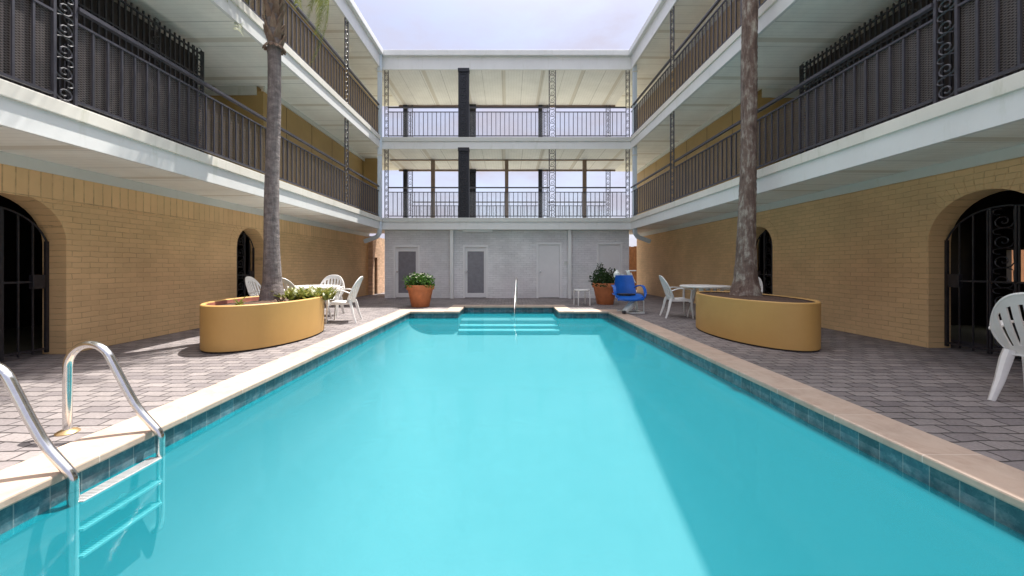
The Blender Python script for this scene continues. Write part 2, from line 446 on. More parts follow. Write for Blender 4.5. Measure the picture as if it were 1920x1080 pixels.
# ------------------------------------------------------------------ iron work pieces
def scroll_mesh(mb, org, uax, height, width=.13, r=.0088, unit=.232, start=0.0, sgn=1):
    """column of C scrolls in the plane (uax, z)"""
    o = Vector(org); U = Vector(uax); Z = Vector((0,0,1)); nrm = U.cross(Z)
    n = max(1, int(round((height-start)/unit))); hu = (height-start)/n
    for i in range(n):
        z0 = start + i*hu; c = (0.0, z0 + hu*.47); pts = []
        # sweep in from the left rail round into a spiral
        pts.append((-width*.48*sgn, z0 + hu*1.02)); 
        for k in range(17):
            tt = k/16; a = PI*.86 + 2*PI*1.55*tt; rr = width*.50*(1-tt)**.85 + .008
            pts.append((c[0] + math.cos(a)*rr*sgn, c[1] - math.sin(a)*rr*.86*-1 if False else c[1] + math.sin(a)*rr*.9))
        mb.tube([o + U*p[0] + Z*p[1] for p in pts], r, 4, up=nrm)
        pts = []
        for k in range(8):
            tt = k/7; a = -PI*.55 + PI*1.2*tt
            pts.append((width*.18*sgn + math.cos(a)*width*.30*sgn, z0 + hu*.97 + math.sin(a)*hu*.15))
        mb.tube([o + U*p[0] + Z*p[1] for p in pts], r*.85, 4, up=nrm)
        mb.tube([o + U*(-width*.42*sgn) + Z*(z0+hu*.05), o + U*(-width*.1*sgn) + Z*(z0+hu*.16), o + U*(width*.44*sgn) + Z*(z0+hu*.08)], r*.8, 4, up=nrm)
    return mb
_bal = {}
def column(parent, x, y, z0, z1, ax, half=.095, start=0.0, mat='iron_rail', rmat='iron_rail', bar=.0125):
    u = (0,1,0) if ax == 'y' else (1,0,0)
    c = MB()
    for q in (-half, half):
        cxx, cyy = x + u[0]*q, y + u[1]*q
        c.box(cxx-bar, cxx+bar, cyy-bar, cyy+bar, z0, z1)
    o = c.build('column', M[rmat], parent)
    s = MB(); scroll_mesh(s, (x, y, z0), u, z1-z0, half*1.75, start=start)
    s.build('scroll_panel', M[mat], o)
    return o
def baluster_mesh(h):
    k = round(h, 3)
    if k not in _bal:
        m = MB(); m.box(-.0095,.0095,-.0095,.0095,0,h); ob = m.build('baluster', M['iron_rail']); me = ob.data; bpy.data.objects.remove(ob); _bal[k] = me
    return _bal[k]
def railing(parent, ax, c, a0, a1, z0, mesh='mesh', inward=1, bal=True, panel=True):
    """balustrade along ax at constant c; inward = which side the mesh sheet hangs"""
    def bx(mb, off, w, za, zb, e0=a0, e1=a1):
        if ax == 'y': mb.box(c+off-w, c+off+w, e0, e1, za, zb)
        else: mb.box(e0, e1, c+off-w, c+off+w, za, zb)
    zb, zt, zh = z0+.065, z0+.91, z0+1.07
    f = MB(); bx(f, 0, .014, zb-.014, zb+.014); bx(f, 0, .014, zt-.012, zt+.012)
    r = f.build('balcony_railing', M['iron_rail'], parent)
    h = MB(); bx(h, 0, .03, zh-.02, zh+.02)
    h.build('handrail', M['iron_rail'], r)
    n = max(2, int(round((a1-a0)/.153))); hb = zt - zb - .026
    if bal:
        for i in range(1, n):
            a = a0 + (a1-a0)*i/n
            o = bpy.data.objects.new('baluster', baluster_mesh(hb)); COL.objects.link(o); o.parent = r
            o.location = (c, a, zb+.014) if ax == 'y' else (a, c, zb+.014)
    if panel:
        p = MB(); k = c + .02*inward
        if ax == 'y': p.quad((k,a0,zb),(k,a1,zb),(k,a1,zt),(k,a0,zt))
        else: p.quad((a0,k,zb),(a1,k,zb),(a1,k,zt),(a0,k,zt))
        p.build('mesh_panel', M[mesh], r)
    return r

def arched_wall(mb, s, w, th, y0, y1, z0, z1, arches, n=20):
    """wall in plane x = s*w, arches (yc, half, spring) through its thickness"""
    xa, xb = s*w, s*(w+th); cur = y0
    for yc, r, sp in sorted(arches):
        mb.box(xa, xb, cur, yc-r, z0, z1); cur = yc+r
        prev = None
        for k in range(n+1):
            a = PI - PI*k/n; p = (yc + r*math.cos(a), sp + r*math.sin(a))
            if prev:
                for xx in (xa, xb): mb.quad((xx,prev[0],prev[1]),(xx,p[0],p[1]),(xx,p[0],z1),(xx,prev[0],z1))
                mb.quad((xa,prev[0],prev[1]),(xa,p[0],p[1]),(xb,p[0],p[1]),(xb,prev[0],prev[1]))
            prev = p
    mb.box(xa, xb, cur, y1, z0, z1)
def arch_ring(parent, s, w, yc, r, sp, mat):
    m = MB(); n = int(PI*r/.078); xa, xb = s*(w-.004), s*(w+.05)
    for k in range(n):
        a0, a1 = PI*k/n + .006/r*.5, PI*(k+1)/n - .006/r*.5
        q = []
        for x in (xa, xb): q.append([(x, yc+math.cos(a)*rr, sp+math.sin(a)*rr) for a, rr in ((a0, r+.001), (a1, r+.001), (a1, r+.20), (a0, r+.20))])
        m.loft(q)
    m.build('arch_ring', mat, parent)
def arch_gate(parent, s, w, yc, r, sp, top, mat='iron'):
    x = s*(w+.24); q = MB(); rr = r-.02
    nb = max(4, int(round(2*rr/.145)))
    def ztop(y): 
        u = min(1, abs(y-yc)/rr); return sp - .12 + (top-sp+.12)*math.sqrt(max(0, 1-u*u*.92))
    for i in range(nb+1):
        y = yc - rr + 2*rr*i/nb; bw = .016 if i in (0, nb) else .0075
        if i not in (0, nb) and abs(y-yc) < .10: continue
        q.box(x-bw, x+bw, y-bw, y+bw, .03, ztop(y))
    pth = [(x, yc-rr+2*rr*i/24, ztop(yc-rr+2*rr*i/24)) for i in range(25)]
    q.tube(pth, .012, 6, up=(1,0,0))
    for zz in (.08, .95): q.box(x-.011, x+.011, yc-rr, yc+rr, zz-.012, zz+.012)
    for yy in (yc-.12, yc+.12): q.box(x-.011, x+.011, yy-.011, yy+.011, .03, ztop(yy))
    o = q.build('gate', M[mat], parent)
    sc = MB(); scroll_mesh(sc, (x, yc, .1), (0,1,0), ztop(yc)-.16, .21, r=.008, unit=.25)
    sc.build('scroll_panel', M[mat], o)
    lk = MB(); lk.box(x-.03, x+.03, yc+rr-.16, yc+rr-.03, .86, 1.04); lk.build('lock', M[mat], o, bevel=.006)
    return o

# ------------------------------------------------------------------ side wings
def wing(name, s, rz, f, w, y0, y1, soff, arches, gate_top, cols, soldier, label, grille_end, open_end):
    root = empty(name, (0,0,0), rz); tag(root, label, 'building', 'motel wings around the pool')
    X = lambda d: s*d
    far = 9.5; yu = max(y1, 16.6)
    wl = MB(); arched_wall(wl, s, w, .32, y0, y1, -.05, soff+.0195, arches); wl.build('wall', M['tan_y'], root)
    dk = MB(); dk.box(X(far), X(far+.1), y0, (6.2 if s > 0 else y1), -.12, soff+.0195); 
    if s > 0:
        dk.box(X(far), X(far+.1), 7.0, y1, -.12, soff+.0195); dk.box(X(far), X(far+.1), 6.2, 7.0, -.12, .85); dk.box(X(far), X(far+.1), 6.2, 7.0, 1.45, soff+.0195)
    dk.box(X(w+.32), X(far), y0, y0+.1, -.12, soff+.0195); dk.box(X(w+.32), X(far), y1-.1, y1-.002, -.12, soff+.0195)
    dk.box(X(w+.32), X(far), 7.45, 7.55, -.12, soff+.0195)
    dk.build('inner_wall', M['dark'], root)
    if soldier:
        so = MB(); so.box(X(w-.012), X(w-.0005), y0, y1-.01, soff-.14-.33, soff-.14)
        so.build('soldier_course', M['soldier'], root)
    tr = MB(); tr.box(X(w-.03), X(w-.0005), y0, y1-.01, soff-.14, soff-.002); tr.build('trim', M['trim'], root)
    lip, fas, sl, sf = MB(), MB(), MB(), MB()
    for zb, zt, zs in ((2.44, 2.85, soff), (5.27, 5.68, 5.34)):
        lip.box(X(f-.028), X(f+.12), y0, YF, zt-.15, zt)
        fas.box(X(f), X(f+.06), y0, YF, zb, zt-.151)
        ye = y1 if zb < 3 else yu; sl.box(X(f+.12), X(far+.1), y0, ye, zs+.02, zt-.004)
        sf.box(X(f+.0605), X(w), y0, ye-.01, zs, zs+.018)
    lip.build('slab_edge', M['lip'], root, bevel=.008)
    fas.build('fascia', M['white'], root); sl.build('balcony_slab', M['concrete'], root)
    rs = 8.14
    sf.box(X(f+.0605), X(w), y0, yu-.01, rs, rs+.018)
    sf.build('soffit', M['soffit_y'], root)
    rf = MB(); rf.box(X(f), X(f+.06), y0, YF, 8.06, 8.50); rf.build('roof_fascia', M['white'], root)
    gt = MB(); gt.box(X(f-.11), X(f+.02), y0, YF-.115, 8.501, 8.70); gt.build('gutter', M['white'], root, bevel=.02)
    rr = MB(); rr.box(X(f+.0605), X(far+.3), y0, yu, rs+.02, 8.62); rr.build('roof', M['roof'], root)
    # upper storeys
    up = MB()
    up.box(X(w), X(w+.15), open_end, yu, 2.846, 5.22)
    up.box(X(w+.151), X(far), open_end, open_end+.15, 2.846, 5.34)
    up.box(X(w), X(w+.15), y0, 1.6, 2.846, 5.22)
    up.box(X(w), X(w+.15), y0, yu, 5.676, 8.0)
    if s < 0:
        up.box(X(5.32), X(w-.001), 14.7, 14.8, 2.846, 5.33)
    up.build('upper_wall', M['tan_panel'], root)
    k = open_end + .9
    while k < y1-.3:
        seam = MB(); seam.box(X(w-.004), X(w-.0005), k-.006, k+.006, 2.86, 5.2); seam.build('wall_seam', M['dark'], root); k += 1.22
    ut = MB()
    for z_ in (5.22, 8.0):
        ut.box(X(w-.04), X(w-.0005), (open_end if z_ < 6 else y0), yu, z_-.0, (5.338 if z_ < 6 else rs-.002))
    ut.box(X(w+.152), X(w+2.3), open_end-.03, open_end-.0005, 5.13, 5.338)
    ut.build('upper_trim', M['trim'], root)
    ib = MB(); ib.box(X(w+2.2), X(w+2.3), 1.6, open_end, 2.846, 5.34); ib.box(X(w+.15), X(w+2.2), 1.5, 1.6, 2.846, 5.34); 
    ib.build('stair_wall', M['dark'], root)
    cs = MB(); cs.box(X(w+.0005), X(w+2.2), 1.6, open_end-.001, 5.3405, 5.3585); cs.build('stairwell_ceiling', M['soffit_y'], root)
    # picket screen in front of the stairwell
    gr = MB(); gx = X(w-.03); y = 1.65; zt = 5.15
    while y < grille_end:
        gr.box(gx-.011, gx+.011, y-.011, y+.011, 2.86, zt); y += .092
    for z_ in (2.95, 4.65, 5.08): gr.box(gx-.013, gx+.013, 1.62, grille_end, z_-.014, z_+.014)
    gr.box(gx-.016, gx+.016, grille_end-.016, grille_end+.016, 2.86, zt)
    go = gr.build('picket_screen', M['iron'], root)
    for yy in (grille_end-.1, grille_end-.95, grille_end-2.1):
        sc = MB(); scroll_mesh(sc, (gx, yy, 2.9), (0,1,0), 2.25, .17, r=.009); sc.build('scroll_panel', M['iron'], go)
    bk = MB(); bk.box(X(w+.05), X(w+.07), 1.62, grille_end-.02, 2.86, 5.05); bk.build('stairwell_shade_sheet', M['dark'], go)  # dark sheet put behind the pickets to paint in the stairwell's shade
    # iron columns and balustrades
    cf = f + .035
    for i, yc in enumerate(cols):
        for k, (za, zb) in enumerate(((2.851, 5.30), (5.681, 8.10))):
            if k == 1 and i == 0: continue
            column(root, X(cf), yc, za, zb, 'y')
    ends = [.9] + cols + [YF-.02]
    for k, zz in enumerate((2.85, 5.68)):
        for i in range(len(ends)-1):
            if k == 1 and i == 0: continue
            a0 = ends[i] + (.11 if i else 0); a1 = ends[i+1] - (.11 if i < len(ends)-2 else 0)
            railing(root, 'y', X(cf), a0, a1, zz, inward=s)
    for (yc, r, sp), gtop in zip(arches, gate_top): arch_gate(root, s, w, yc, r, sp, gtop); arch_ring(root, s, w, yc, r, sp, M['tan_y'])
    return root

LW = wing('motel_wing', -1, -math.atan(12/715), 4.68, 5.85, -2.0, 15.2, 2.455,
     [(4.29, .59, 1.44), (8.37, .44, 1.56)], (1.86, 1.9), [3.92, 7.42, 10.62], True,
     'three-storey wing with sunlit white balcony edges above tan brick, beside the pool ladder', 7.02, 8.78)
RW = wing('motel_wing', 1, math.atan(13/715), 4.55, 6.0, -2.0, 16.8, 2.55,
     [(4.63, .62, 1.48), (8.80, .47, 1.60)], (1.90, 1.98), [3.85, 7.1, 10.15], False,
     'three-storey wing of tan brick wholly in shade, behind the blue pool lift', 7.5, 8.9)

# ------------------------------------------------------------------ back wing
BW = empty('motel_wing', (0,0,0)); tag(BW, 'back wing with open galleries above a white brick wall with four doors', 'building', 'motel wings around the pool')
XL, XR = -4.44, 4.34
doors = [(738, 787, 460, True), (868, 915, 460, True), (1006, 1053, 455, False), (1119, 1167, 455, False)]
sc_ = 715/YW
def px(x): return (x-953)/sc_
m = MB(); cur = XL
top = 2.44
for a, b_, yy, gl in doors:
    xa, xb = px(a), px(b_); zt = CAMZ + (499-yy)/sc_
    m.box(cur, xa, YW, YW+.25, 0, top); m.box(xa, xb, YW, YW+.25, zt, top); cur = xb
m.box(cur, XR, YW, YW+.25, 0, top)
m.box(XL, XL+.25, YW+.25, YB, 0, top); m.box(XR-.25, XR, YW+.25, YB, 0, top); m.box(XL+.25, XR-.25, YB-.2, YB, 0, top)
m.build('wall', M['white_brick'], BW)
for a, b_, yy, gl in doors:
    xa, xb = px(a), px(b_); zt = CAMZ + (499-yy)/sc_; fw = .075
    dr = MB(); dr.box(xa+fw, xb-fw, YW+.03, YW+.07, .02, zt-fw)
    if gl:
        dr = MB(); ga, gb, g0, g1 = xa+.16, xb-.15, .18, zt-.22
        dr.box(xa+fw, ga, YW+.03, YW+.07, .02, zt-fw); dr.box(gb, xb-fw, YW+.03, YW+.07, .02, zt-fw)
        dr.box(ga, gb, YW+.03, YW+.07, .02, g0); dr.box(ga, gb, YW+.03, YW+.07, g1, zt-fw)
    do = dr.build('door', M['door'], BW, bevel=.004)
    fr = MB(); fr.box(xa, xa+fw-.004, YW-.012, YW+.09, 0, zt); fr.box(xb-fw+.004, xb, YW-.012, YW+.09, 0, zt); fr.box(xa+fw-.004, xb-fw+.004, YW-.012, YW+.09, zt-fw+.004, zt)
    fr.build('door_frame', M['door_frame'], do, bevel=.004)
    if gl:
        gp = MB(); gp.box(ga, gb, YW+.045, YW+.055, g0, g1); gp.build('glass', M['smoke'], do)
    kb = MB(); kx = xa+fw+.06
    kb.lathe([(.012,0),(.012,.03),(.03,.04),(.034,.055),(.026,.07),(.005,.075)], 12)
    ko = kb.build('door_knob', M['chrome'], do, smooth='auto'); ko.location = (kx, YW+.03, .95); ko.rotation_euler = (R(90), 0, 0)
for xx in (848, 1067):
    p = MB(); k = px(xx); p.box(k-.06, k+.06, YW-.17, YW-.05, 0, 2.44); p.build('post', M['white'], BW, bevel=.006)
sb = MB(); sb.box(px(1058), px(1064), YW-.03, YW, 1.2, 1.32); sb.build('switch_box', M['trim'], BW)
lf = MB(); lf.box(-1.62, -.56, YW-.14, YW-.08, 2.37, 2.435); lf.build('tube_light', M['lamp'], BW, bevel=.008)
lip, fas, sl, sf = MB(), MB(), MB(), MB()
xl, xr = XL-.005, XR+.005
for zb, zt in ((2.44, 2.85), (5.27, 5.68)):
    lip.box(xl, xr, YF-.028, YF+.12, zt-.15, zt); fas.box(xl, xr, YF, YF+.06, zb, zt-.151)
    sl.box(xl, xr, YF+.12, YB+.1, zb+.1 if zb > 3 else zb+.002, zt-.004); sl.box(XL-.3, xl-.001, YF+.06, YB+.1, zb+.1, zt-.006); sl.box(xr+.001, XR+.3, YF+.06, YB+.1, zb+.1, zt-.006)
    if zb > 3: sf.box(XL-.3, XR+.3, YF+.061, YB+.1, zb+.062, zb+.098)
sf.box(XL-.3, XR+.3, YF+.061, YB+.1, 8.124, 8.138)
sl.box(xl+.02, xr-.02, YF+.061, YW+.0, 2.43, 2.4415)
lip.build('slab_edge', M['trim'], BW, bevel=.008); fas.build('fascia', M['white'], BW); sl.build('gallery_slab', M['trim'], BW); sf.build('soffit', M['soffit_x'], BW)
bm_ = MB(); bm_.box(XL-.2, XR+.2, 14.95, 15.05, 5.30, 5.338); bm_.build('ceiling_beam', M['brownpost'], BW)
fb = MB(); fb.box(XL-.3, XR+.3, YB+.02, YB+.1, 8.06, 8.118); fb.box(XL-.3, XR+.3, YB+.02, YB+.1, 5.27, 5.338); fb.build('rear_beam', M['brownpost'], BW)
rf = MB(); rf.box(xl, xr, YF, YF+.06, 8.06, 8.50); rf.build('roof_fascia', M['white'], BW)
gt = MB(); gt.box(XL-.1, XR+.1, YF-.11, YF+.02, 8.501, 8.70); gt.build('gutter', M['white'], BW, bevel=.02)
rr = MB(); rr.box(XL-.3, XR+.3, YF+.061, YB+.3, 8.142, 8.62); rr.build('roof', M['roof'], BW)
for xx in (812, 950, 1096):
    k = (xx-953)/715*15.0; p = MB(); p.box(k-.07, k+.07, 14.93, 15.07, 2.846, 5.30); p.build('brown_post', M['brownpost'], BW)
def boxcolumn(x, y, z0, z1, hw=.17):
    c = MB(); c.box(x-hw+.01, x+hw-.01, y-.05, y+.05, z0, z1)
    for q in (-hw, hw): c.box(x+q-.02, x+q+.02, y-.065, y+.065, z0, z1)
    o = c.build('box_column', M['iron_blue'], BW)
    s = MB(); scroll_mesh(s, (x, y-.055, z0), (1,0,0), z1-z0, .24, r=.008); s.build('scroll_panel', M['iron'], o)
    cp = MB(); cp.box(x-hw-.03, x+hw+.03, y-.09, y+.09, z1-.12, z1); cp.build('capital', M['iron_blue'], o)
for za, zb in ((2.851, 5.27), (5.681, 8.06)):
    yc = YF+.075
    column(BW, -4.30, yc, za, zb+.05, 'x', .06); column(BW, 1.555, yc, za, zb+.05, 'x', .112, start=0 if za < 4 else 0)
    column(BW, 4.22, yc, za, zb+.05, 'x', .06)
    boxcolumn(-1.57, yc, za, zb+.05)
    boxcolumn(-1.55, YB, za, zb+.05, .13)
    for xx in (-4.24, 1.60):
        column(BW, xx, YB, za, zb+.05, 'x', .10); c = MB(); c.box(xx-.30, xx-.13, YB-.04, YB+.04, za, zb+.05); c.build('post', M['iron_blue'], BW)
    column(BW, 4.32, YB, za, zb+.05, 'x', .09)
for zz in (2.85, 5.68):
    for a0, a1 in ((-4.22, -1.77), (-1.37, 1.43), (1.68, 4.14)):
        railing(BW, 'x', YF+.06, a0, a1, zz, mesh='mesh_fine', inward=1)
for a0, a1 in ((-4.12, -1.72), (-1.40, 1.28), (1.72, 4.2)):
    railing(BW, 'x', YB, a0, a1, 2.85, mesh='mesh_fine', inward=1)
# downspouts at the two inner corners
for sx, x0 in ((-1, -4.47), (1, 4.40)):
    pth = [(x0, YF-.13, 8.6), (x0, YF-.13, 2.42), (x0+sx*.02, YF-.12, 2.30), (x0+sx*.12, YF-.06, 2.18), (x0+sx*.45, YF+.06, 2.08), (x0+sx*.62, YF+.1, 2.02)]
    p = MB(); p.sweep(pth, [(-.07,-.05),(.07,-.05),(.07,.05),(-.07,.05)], up=(0,1,0)); o = p.build('downspout', M['pipe'], BW, bevel=.012)
    c = MB()
    for zz in (5.0, 2.75, 7.9): c.box(x0-.082, x0+.082, YF-.19, YF-.07, zz-.02, zz+.02)
    c.build('strap', M['trim'], o)

# ------------------------------------------------------------------ beyond the passages
gw = empty('garden_wall', (-5.42, 15.25, 0)); tag(gw, 'sunlit peach brick wall seen through the narrow gap beside the white wall', 'wall')
k = MB(); k.box(-.2, 0, 0, .2, 0, 2.35); k.box(-.2, 0, .2, .55, 1.5, 2.35); k.box(-.2, 0, .55, 4, 0, 2.35); k.build('brickwork', M['pink_brick'], gw)
k = MB()
for i in range(4): k.box(-.1, -.08, .2+.11*i, .22+.11*i, 0.02, 1.48)
k.box(-.1,-.08,.2,.55,.05,.08); k.box(-.1,-.08,.2,.55,1.4,1.43); k.box(-.16,-.14,.2,.55,.02,1.48)
k.build('gate', M['iron'], gw)
wf = empty('wooden_fence', (4.9, 17.9, 0)); tag(wf, 'brown wooden board fence at the end of the gap behind the pool lift', 'fence')
k = MB(); x = 0
while x < 3.2:
    k.box(x, x+.135, 0, .022, .02, 2.08+random.uniform(-.02,.03)); x += .142
k.build('board_panel', M['fence'], wf)
for xx in (.3, 1.6, 2.9):
    k = MB(); k.box(xx-.05, xx+.05, .06, .16, 0, 2.0); k.build('post', M['fence'], wf)
k = MB(); 
for zz in (.4, 1.7): k.box(0, 3.2, .023, .06, zz, zz+.09)
k.build('fence_rail', M['fence'], wf)
k = MB(); k.box(14, 14.25, 5, 14, 0, 2.6); k.box(13.97, 14.28, 4.97, 14.03, 2.6, 2.68)
tag(k.build('garden_wall', M['salmon']), 'salmon painted wall glimpsed beyond the dark arched gate behind the white chair', 'wall')

# ------------------------------------------------------------------ planters and palms
def planter(c, a, b_, h, label, depth, inner):
    root = empty('planter', (c[0], c[1], 0)); tag(root, label, 'planter', 'oval planters by the pool')
    n = 72
    def ring(k, z_): return [(math.cos(2*PI*i/n)*(a-k), math.sin(2*PI*i/n)*(b_-k), z_) for i in range(n)]
    m = MB(); m.loft([ring(0, .026), ring(0, h-.012), ring(.012, h), ring(.05, h), ring(.062, h-.012)], cap=False)
    m.build('wall', M['ochre'], root, smooth='auto')
    m = MB(); m.loft([ring(.016, 0), ring(.016, .03)], cap=False); m.build('base', M['dark'], root)  # dark inset ring, its colour stands in for the shadow gap underneath
    m = MB(); m.loft([ring(.062, h-.0125), ring(.066, h-.2)], cap=False); m.build('liner', M[inner], root, smooth='auto')
    m = MB(); so = h-depth; rings = []
    for q in (1, .75, .5, .25, .02): rings.append([(p[0]*q, p[1]*q, so + .03*(1-q) + random.uniform(-.012,.012)) for p in ring(.064, 0)])
    m.loft(rings, cap=False); m.build('soil', M['soil'], root, smooth=True)
    return root
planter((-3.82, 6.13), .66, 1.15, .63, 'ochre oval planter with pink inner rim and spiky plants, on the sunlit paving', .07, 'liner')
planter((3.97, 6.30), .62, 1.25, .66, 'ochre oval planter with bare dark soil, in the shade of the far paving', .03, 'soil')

def trunk_mesh(base, rad, h, lean, seed, n=28, ring=.0, rough=.0):
    rnd = random.Random(seed); m = MB(); rings = []; N = int(h/.045)
    ph = [rnd.uniform(0, 6.28) for _ in range(6)]
    for i in range(N+1):
        z_ = h*i/N; r = None
        for (za, ra), (zb, rb) in zip(rad, rad[1:]):
            if za <= z_ <= zb + 1e-6: k = (z_-za)/(zb-za); r = ra+(rb-ra)*k
        if r is None: r = rad[-1][1]
        cxx = lean[0]*(z_/h) + .012*math.sin(z_*1.7+ph[0]); cyy = lean[1]*(z_/h) + .012*math.sin(z_*1.3+ph[1])
        pts = []
        for j in range(n):
            a = 2*PI*j/n
            q = 1 + rough*(.5*math.sin(3*a+ph[2]+z_*1.1) + .4*math.sin(7*a+ph[3]-z_*2.3) + .35*rnd.uniform(-1,1)) + ring*math.sin(z_*2*PI/.11 + .5*math.sin(a*2+ph[4]))
            pts.append((cxx+math.cos(a)*r*q, cyy+math.sin(a)*r*q, z_))
        rings.append(pts)
    return m.loft(rings)
def frond_mesh(L, rise, droop, seed, nl=62, ll=.52):
    rnd = random.Random(seed); m = MB(); N = 16; pts = []
    for i in range(N+1):
        t_ = i/N; pts.append(Vector((L*t_*(1-.18*t_*t_), 0, rise*math.sin(t_*PI*.62) - droop*t_**2.4)))
    m.tube(pts, .016, 5, radii=[1-.85*i/N for i in range(N+1)])
    for side in (-1, 1):
        for k in range(nl):
            t_ = .14 + .86*(k+rnd.random()*.5)/nl; x = t_*N; i = min(N-1, int(x)); fr_ = x-i
            p = pts[i].lerp(pts[i+1], fr_); tg = (pts[i+1]-pts[i]).normalized()
            l = ll*(1-.55*abs(t_-.45)/.55)*rnd.uniform(.8, 1.1)
            d0 = (Vector((0, side, 0))*.8 + tg*.65 + Vector((0,0,rnd.uniform(-.2,.35)))).normalized()
            q = [p]; dd = d0.copy()
            for s_ in range(4):
                q.append(q[-1] + dd*l/4); dd = (dd + Vector((0,0,-.42-rnd.random()*.25))).normalized()
            wd = tg*.0125
            ww = [.6, 1, .85, .5, .05]
            b0 = len(m.v)
            for qq, w_ in zip(q, ww): m.v += [tuple(qq-wd*w_), tuple(qq+wd*w_)]
            for s_ in range(4): m.f.append((b0+2*s_, b0+2*s_+1, b0+2*s_+3, b0+2*s_+2))
    return m
FR = []
for i in range(4):
    o = frond_mesh(2.3+.14*i, .55, 1.75+.2*i, 40+i).build('frond', M['frond']); FR.append(o.data); bpy.data.objects.remove(o)
def palm(loc, rad, h, lean, mat, seed, label, rough, ring, boots, nf):
    root = empty('palm_tree', loc); tag(root, label, 'palm tree', 'palms standing in the planters')
    trunk_mesh(loc, rad, h, lean, seed, rough=rough, ring=ring).build('trunk', M[mat], root, smooth=True)
    rnd = random.Random(seed+5); top_ = Vector((lean[0], lean[1], h))
    if boots:
        m = MB()
        for k in range(60):
            a = k*2.399; zz = h - 1.75 + 1.75*k/60; r0 = .125
            p = Vector((lean[0]+math.cos(a)*r0, lean[1]+math.sin(a)*r0, zz)); out = Vector((math.cos(a), math.sin(a), 0))
            ln = rnd.uniform(.16, .34)
            m.sweep([p - out*.04, p + out*.015 + Vector((0,0,ln*.5)), p + out*.05*rnd.uniform(.3,1.6) + Vector((0,0,ln))], [(-.055,-.012),(.055,-.012),(.045,.012),(-.045,.012)], up=out, scales=[1.15,.8,.25])
        for k in range(14):   # torn husk collar
            a = k*2*PI/14; p = Vector((lean[0]+math.cos(a)*.125, lean[1]+math.sin(a)*.125, h-1.77)); out = Vector((math.cos(a), math.sin(a), 0))
            m.sweep([p+Vector((0,0,.05)), p+out*.035, p+out*.05+Vector((0,0,-.05*rnd.random()))], [(-.03,-.008),(.03,-.008),(.03,.008),(-.03,.008)], up=out, scales=[1,.9,.3])
        m.build('leaf_base', M['boot'], root)
    for k in range(nf):
        o = bpy.data.objects.new('frond', FR[k % 4]); COL.objects.link(o); o.parent = root
        a = k*2.399 + rnd.uniform(-.2,.2); lvl = k/nf
        hang = k >= nf-11
        if hang: a = (0, .4, -.4, .9, 2.8, -.9, 3.5, .2, -.2, .65, -.65)[k-nf+11]; lvl = 1.0
        o.location = top_ + Vector((math.cos(a)*.07, math.sin(a)*.07, -.12 + .3*lvl))
        o.rotation_euler = (rnd.uniform(-.25,.25), -R(26 + 42*(1-lvl)), a); o.scale = (.78-.1*lvl,)*3
        if hang: o.rotation_euler.y = R(24 + 6*(k%3)); o.scale = ((.62, .66, .60, .56, .60, .56, .58, .5, .54, .52, .55)[k-nf+11],)*3; o.location.z -= .15
    return root
palm((-3.98, 6.42, .53), [(0,.20),(.15,.185),(.35,.145),(.9,.12),(2.2,.106),(4.0,.10),(5.4,.11),(7,.11)], 6.05, (.03,.02), 'bark_l', 3,
     'palm with smooth grey trunk and feathery yellow-green fronds, in the planter with spiky plants', .012, .006, True, 21)
palm((4.05, 6.50, .55), [(0,.26),(.12,.235),(.4,.175),(.9,.145),(2.2,.12),(4.0,.116),(6,.124),(7.2,.122)], 7.1, (.12,.02), 'bark_r', 11,
     'palm with rough mottled brown trunk, in the shaded planter of bare soil', .085, .012, False, 0)

def strap_clump(m, c, n, rmax, hl, seed, w=.022, sq=1.0):
    rnd = random.Random(seed)
    for k in range(n):
        a = rnd.uniform(0, 2*PI); r = rmax*math.sqrt(rnd.random()); p = Vector((c[0]+math.cos(a)*r, c[1]+math.sin(a)*r*sq, c[2]))
        a2 = rnd.uniform(0, 2*PI); L = hl*rnd.uniform(.6,1.15); dv = Vector((math.cos(a2)*rnd.uniform(.2,.9), math.sin(a2)*rnd.uniform(.2,.9), 1)).normalized()
        sd = dv.cross(Vector((0,0,1))).normalized()*w*rnd.uniform(.7,1.2); q = [p]
        for s_ in range(4): q.append(q[-1]+dv*L/4); dv = (dv+Vector((dv.x*.25,dv.y*.25,-.22))).normalized()
        b0 = len(m.v)
        for qq, w_ in zip(q, (.6,1,.9,.55,.05)): m.v += [tuple(qq-sd*w_), tuple(qq+sd*w_)]
        for s_ in range(4): m.f.append((b0+2*s_, b0+2*s_+1, b0+2*s_+3, b0+2*s_+2))
    return m
m = MB(); strap_clump(m, (0,0,0), 420, .42, .30, 5, sq=1.15)
o = m.build('spiky_plant', M['strap']); o.location = (-3.58, 6.78, .55); tag(o, 'dense spiky yellow-green plants filling the planter end beside the white chair', 'plant')
m = MB(); strap_clump(m, (0,0,0), 11, .04, .21, 9)
o = m.build('leafy_sprig', M['strap']); o.location = (-3.96, 5.62, .55); tag(o, 'small lone sprig of narrow leaves at the near end of the planter', 'plant')
m = MB(); strap_clump(m, (0,0,0), 16, .06, .14, 19)
o = m.build('leafy_sprig', M['boot']); o.location = (-3.62, 6.12, .55); tag(o, 'low brownish sprig at the foot of the smooth grey palm', 'plant')

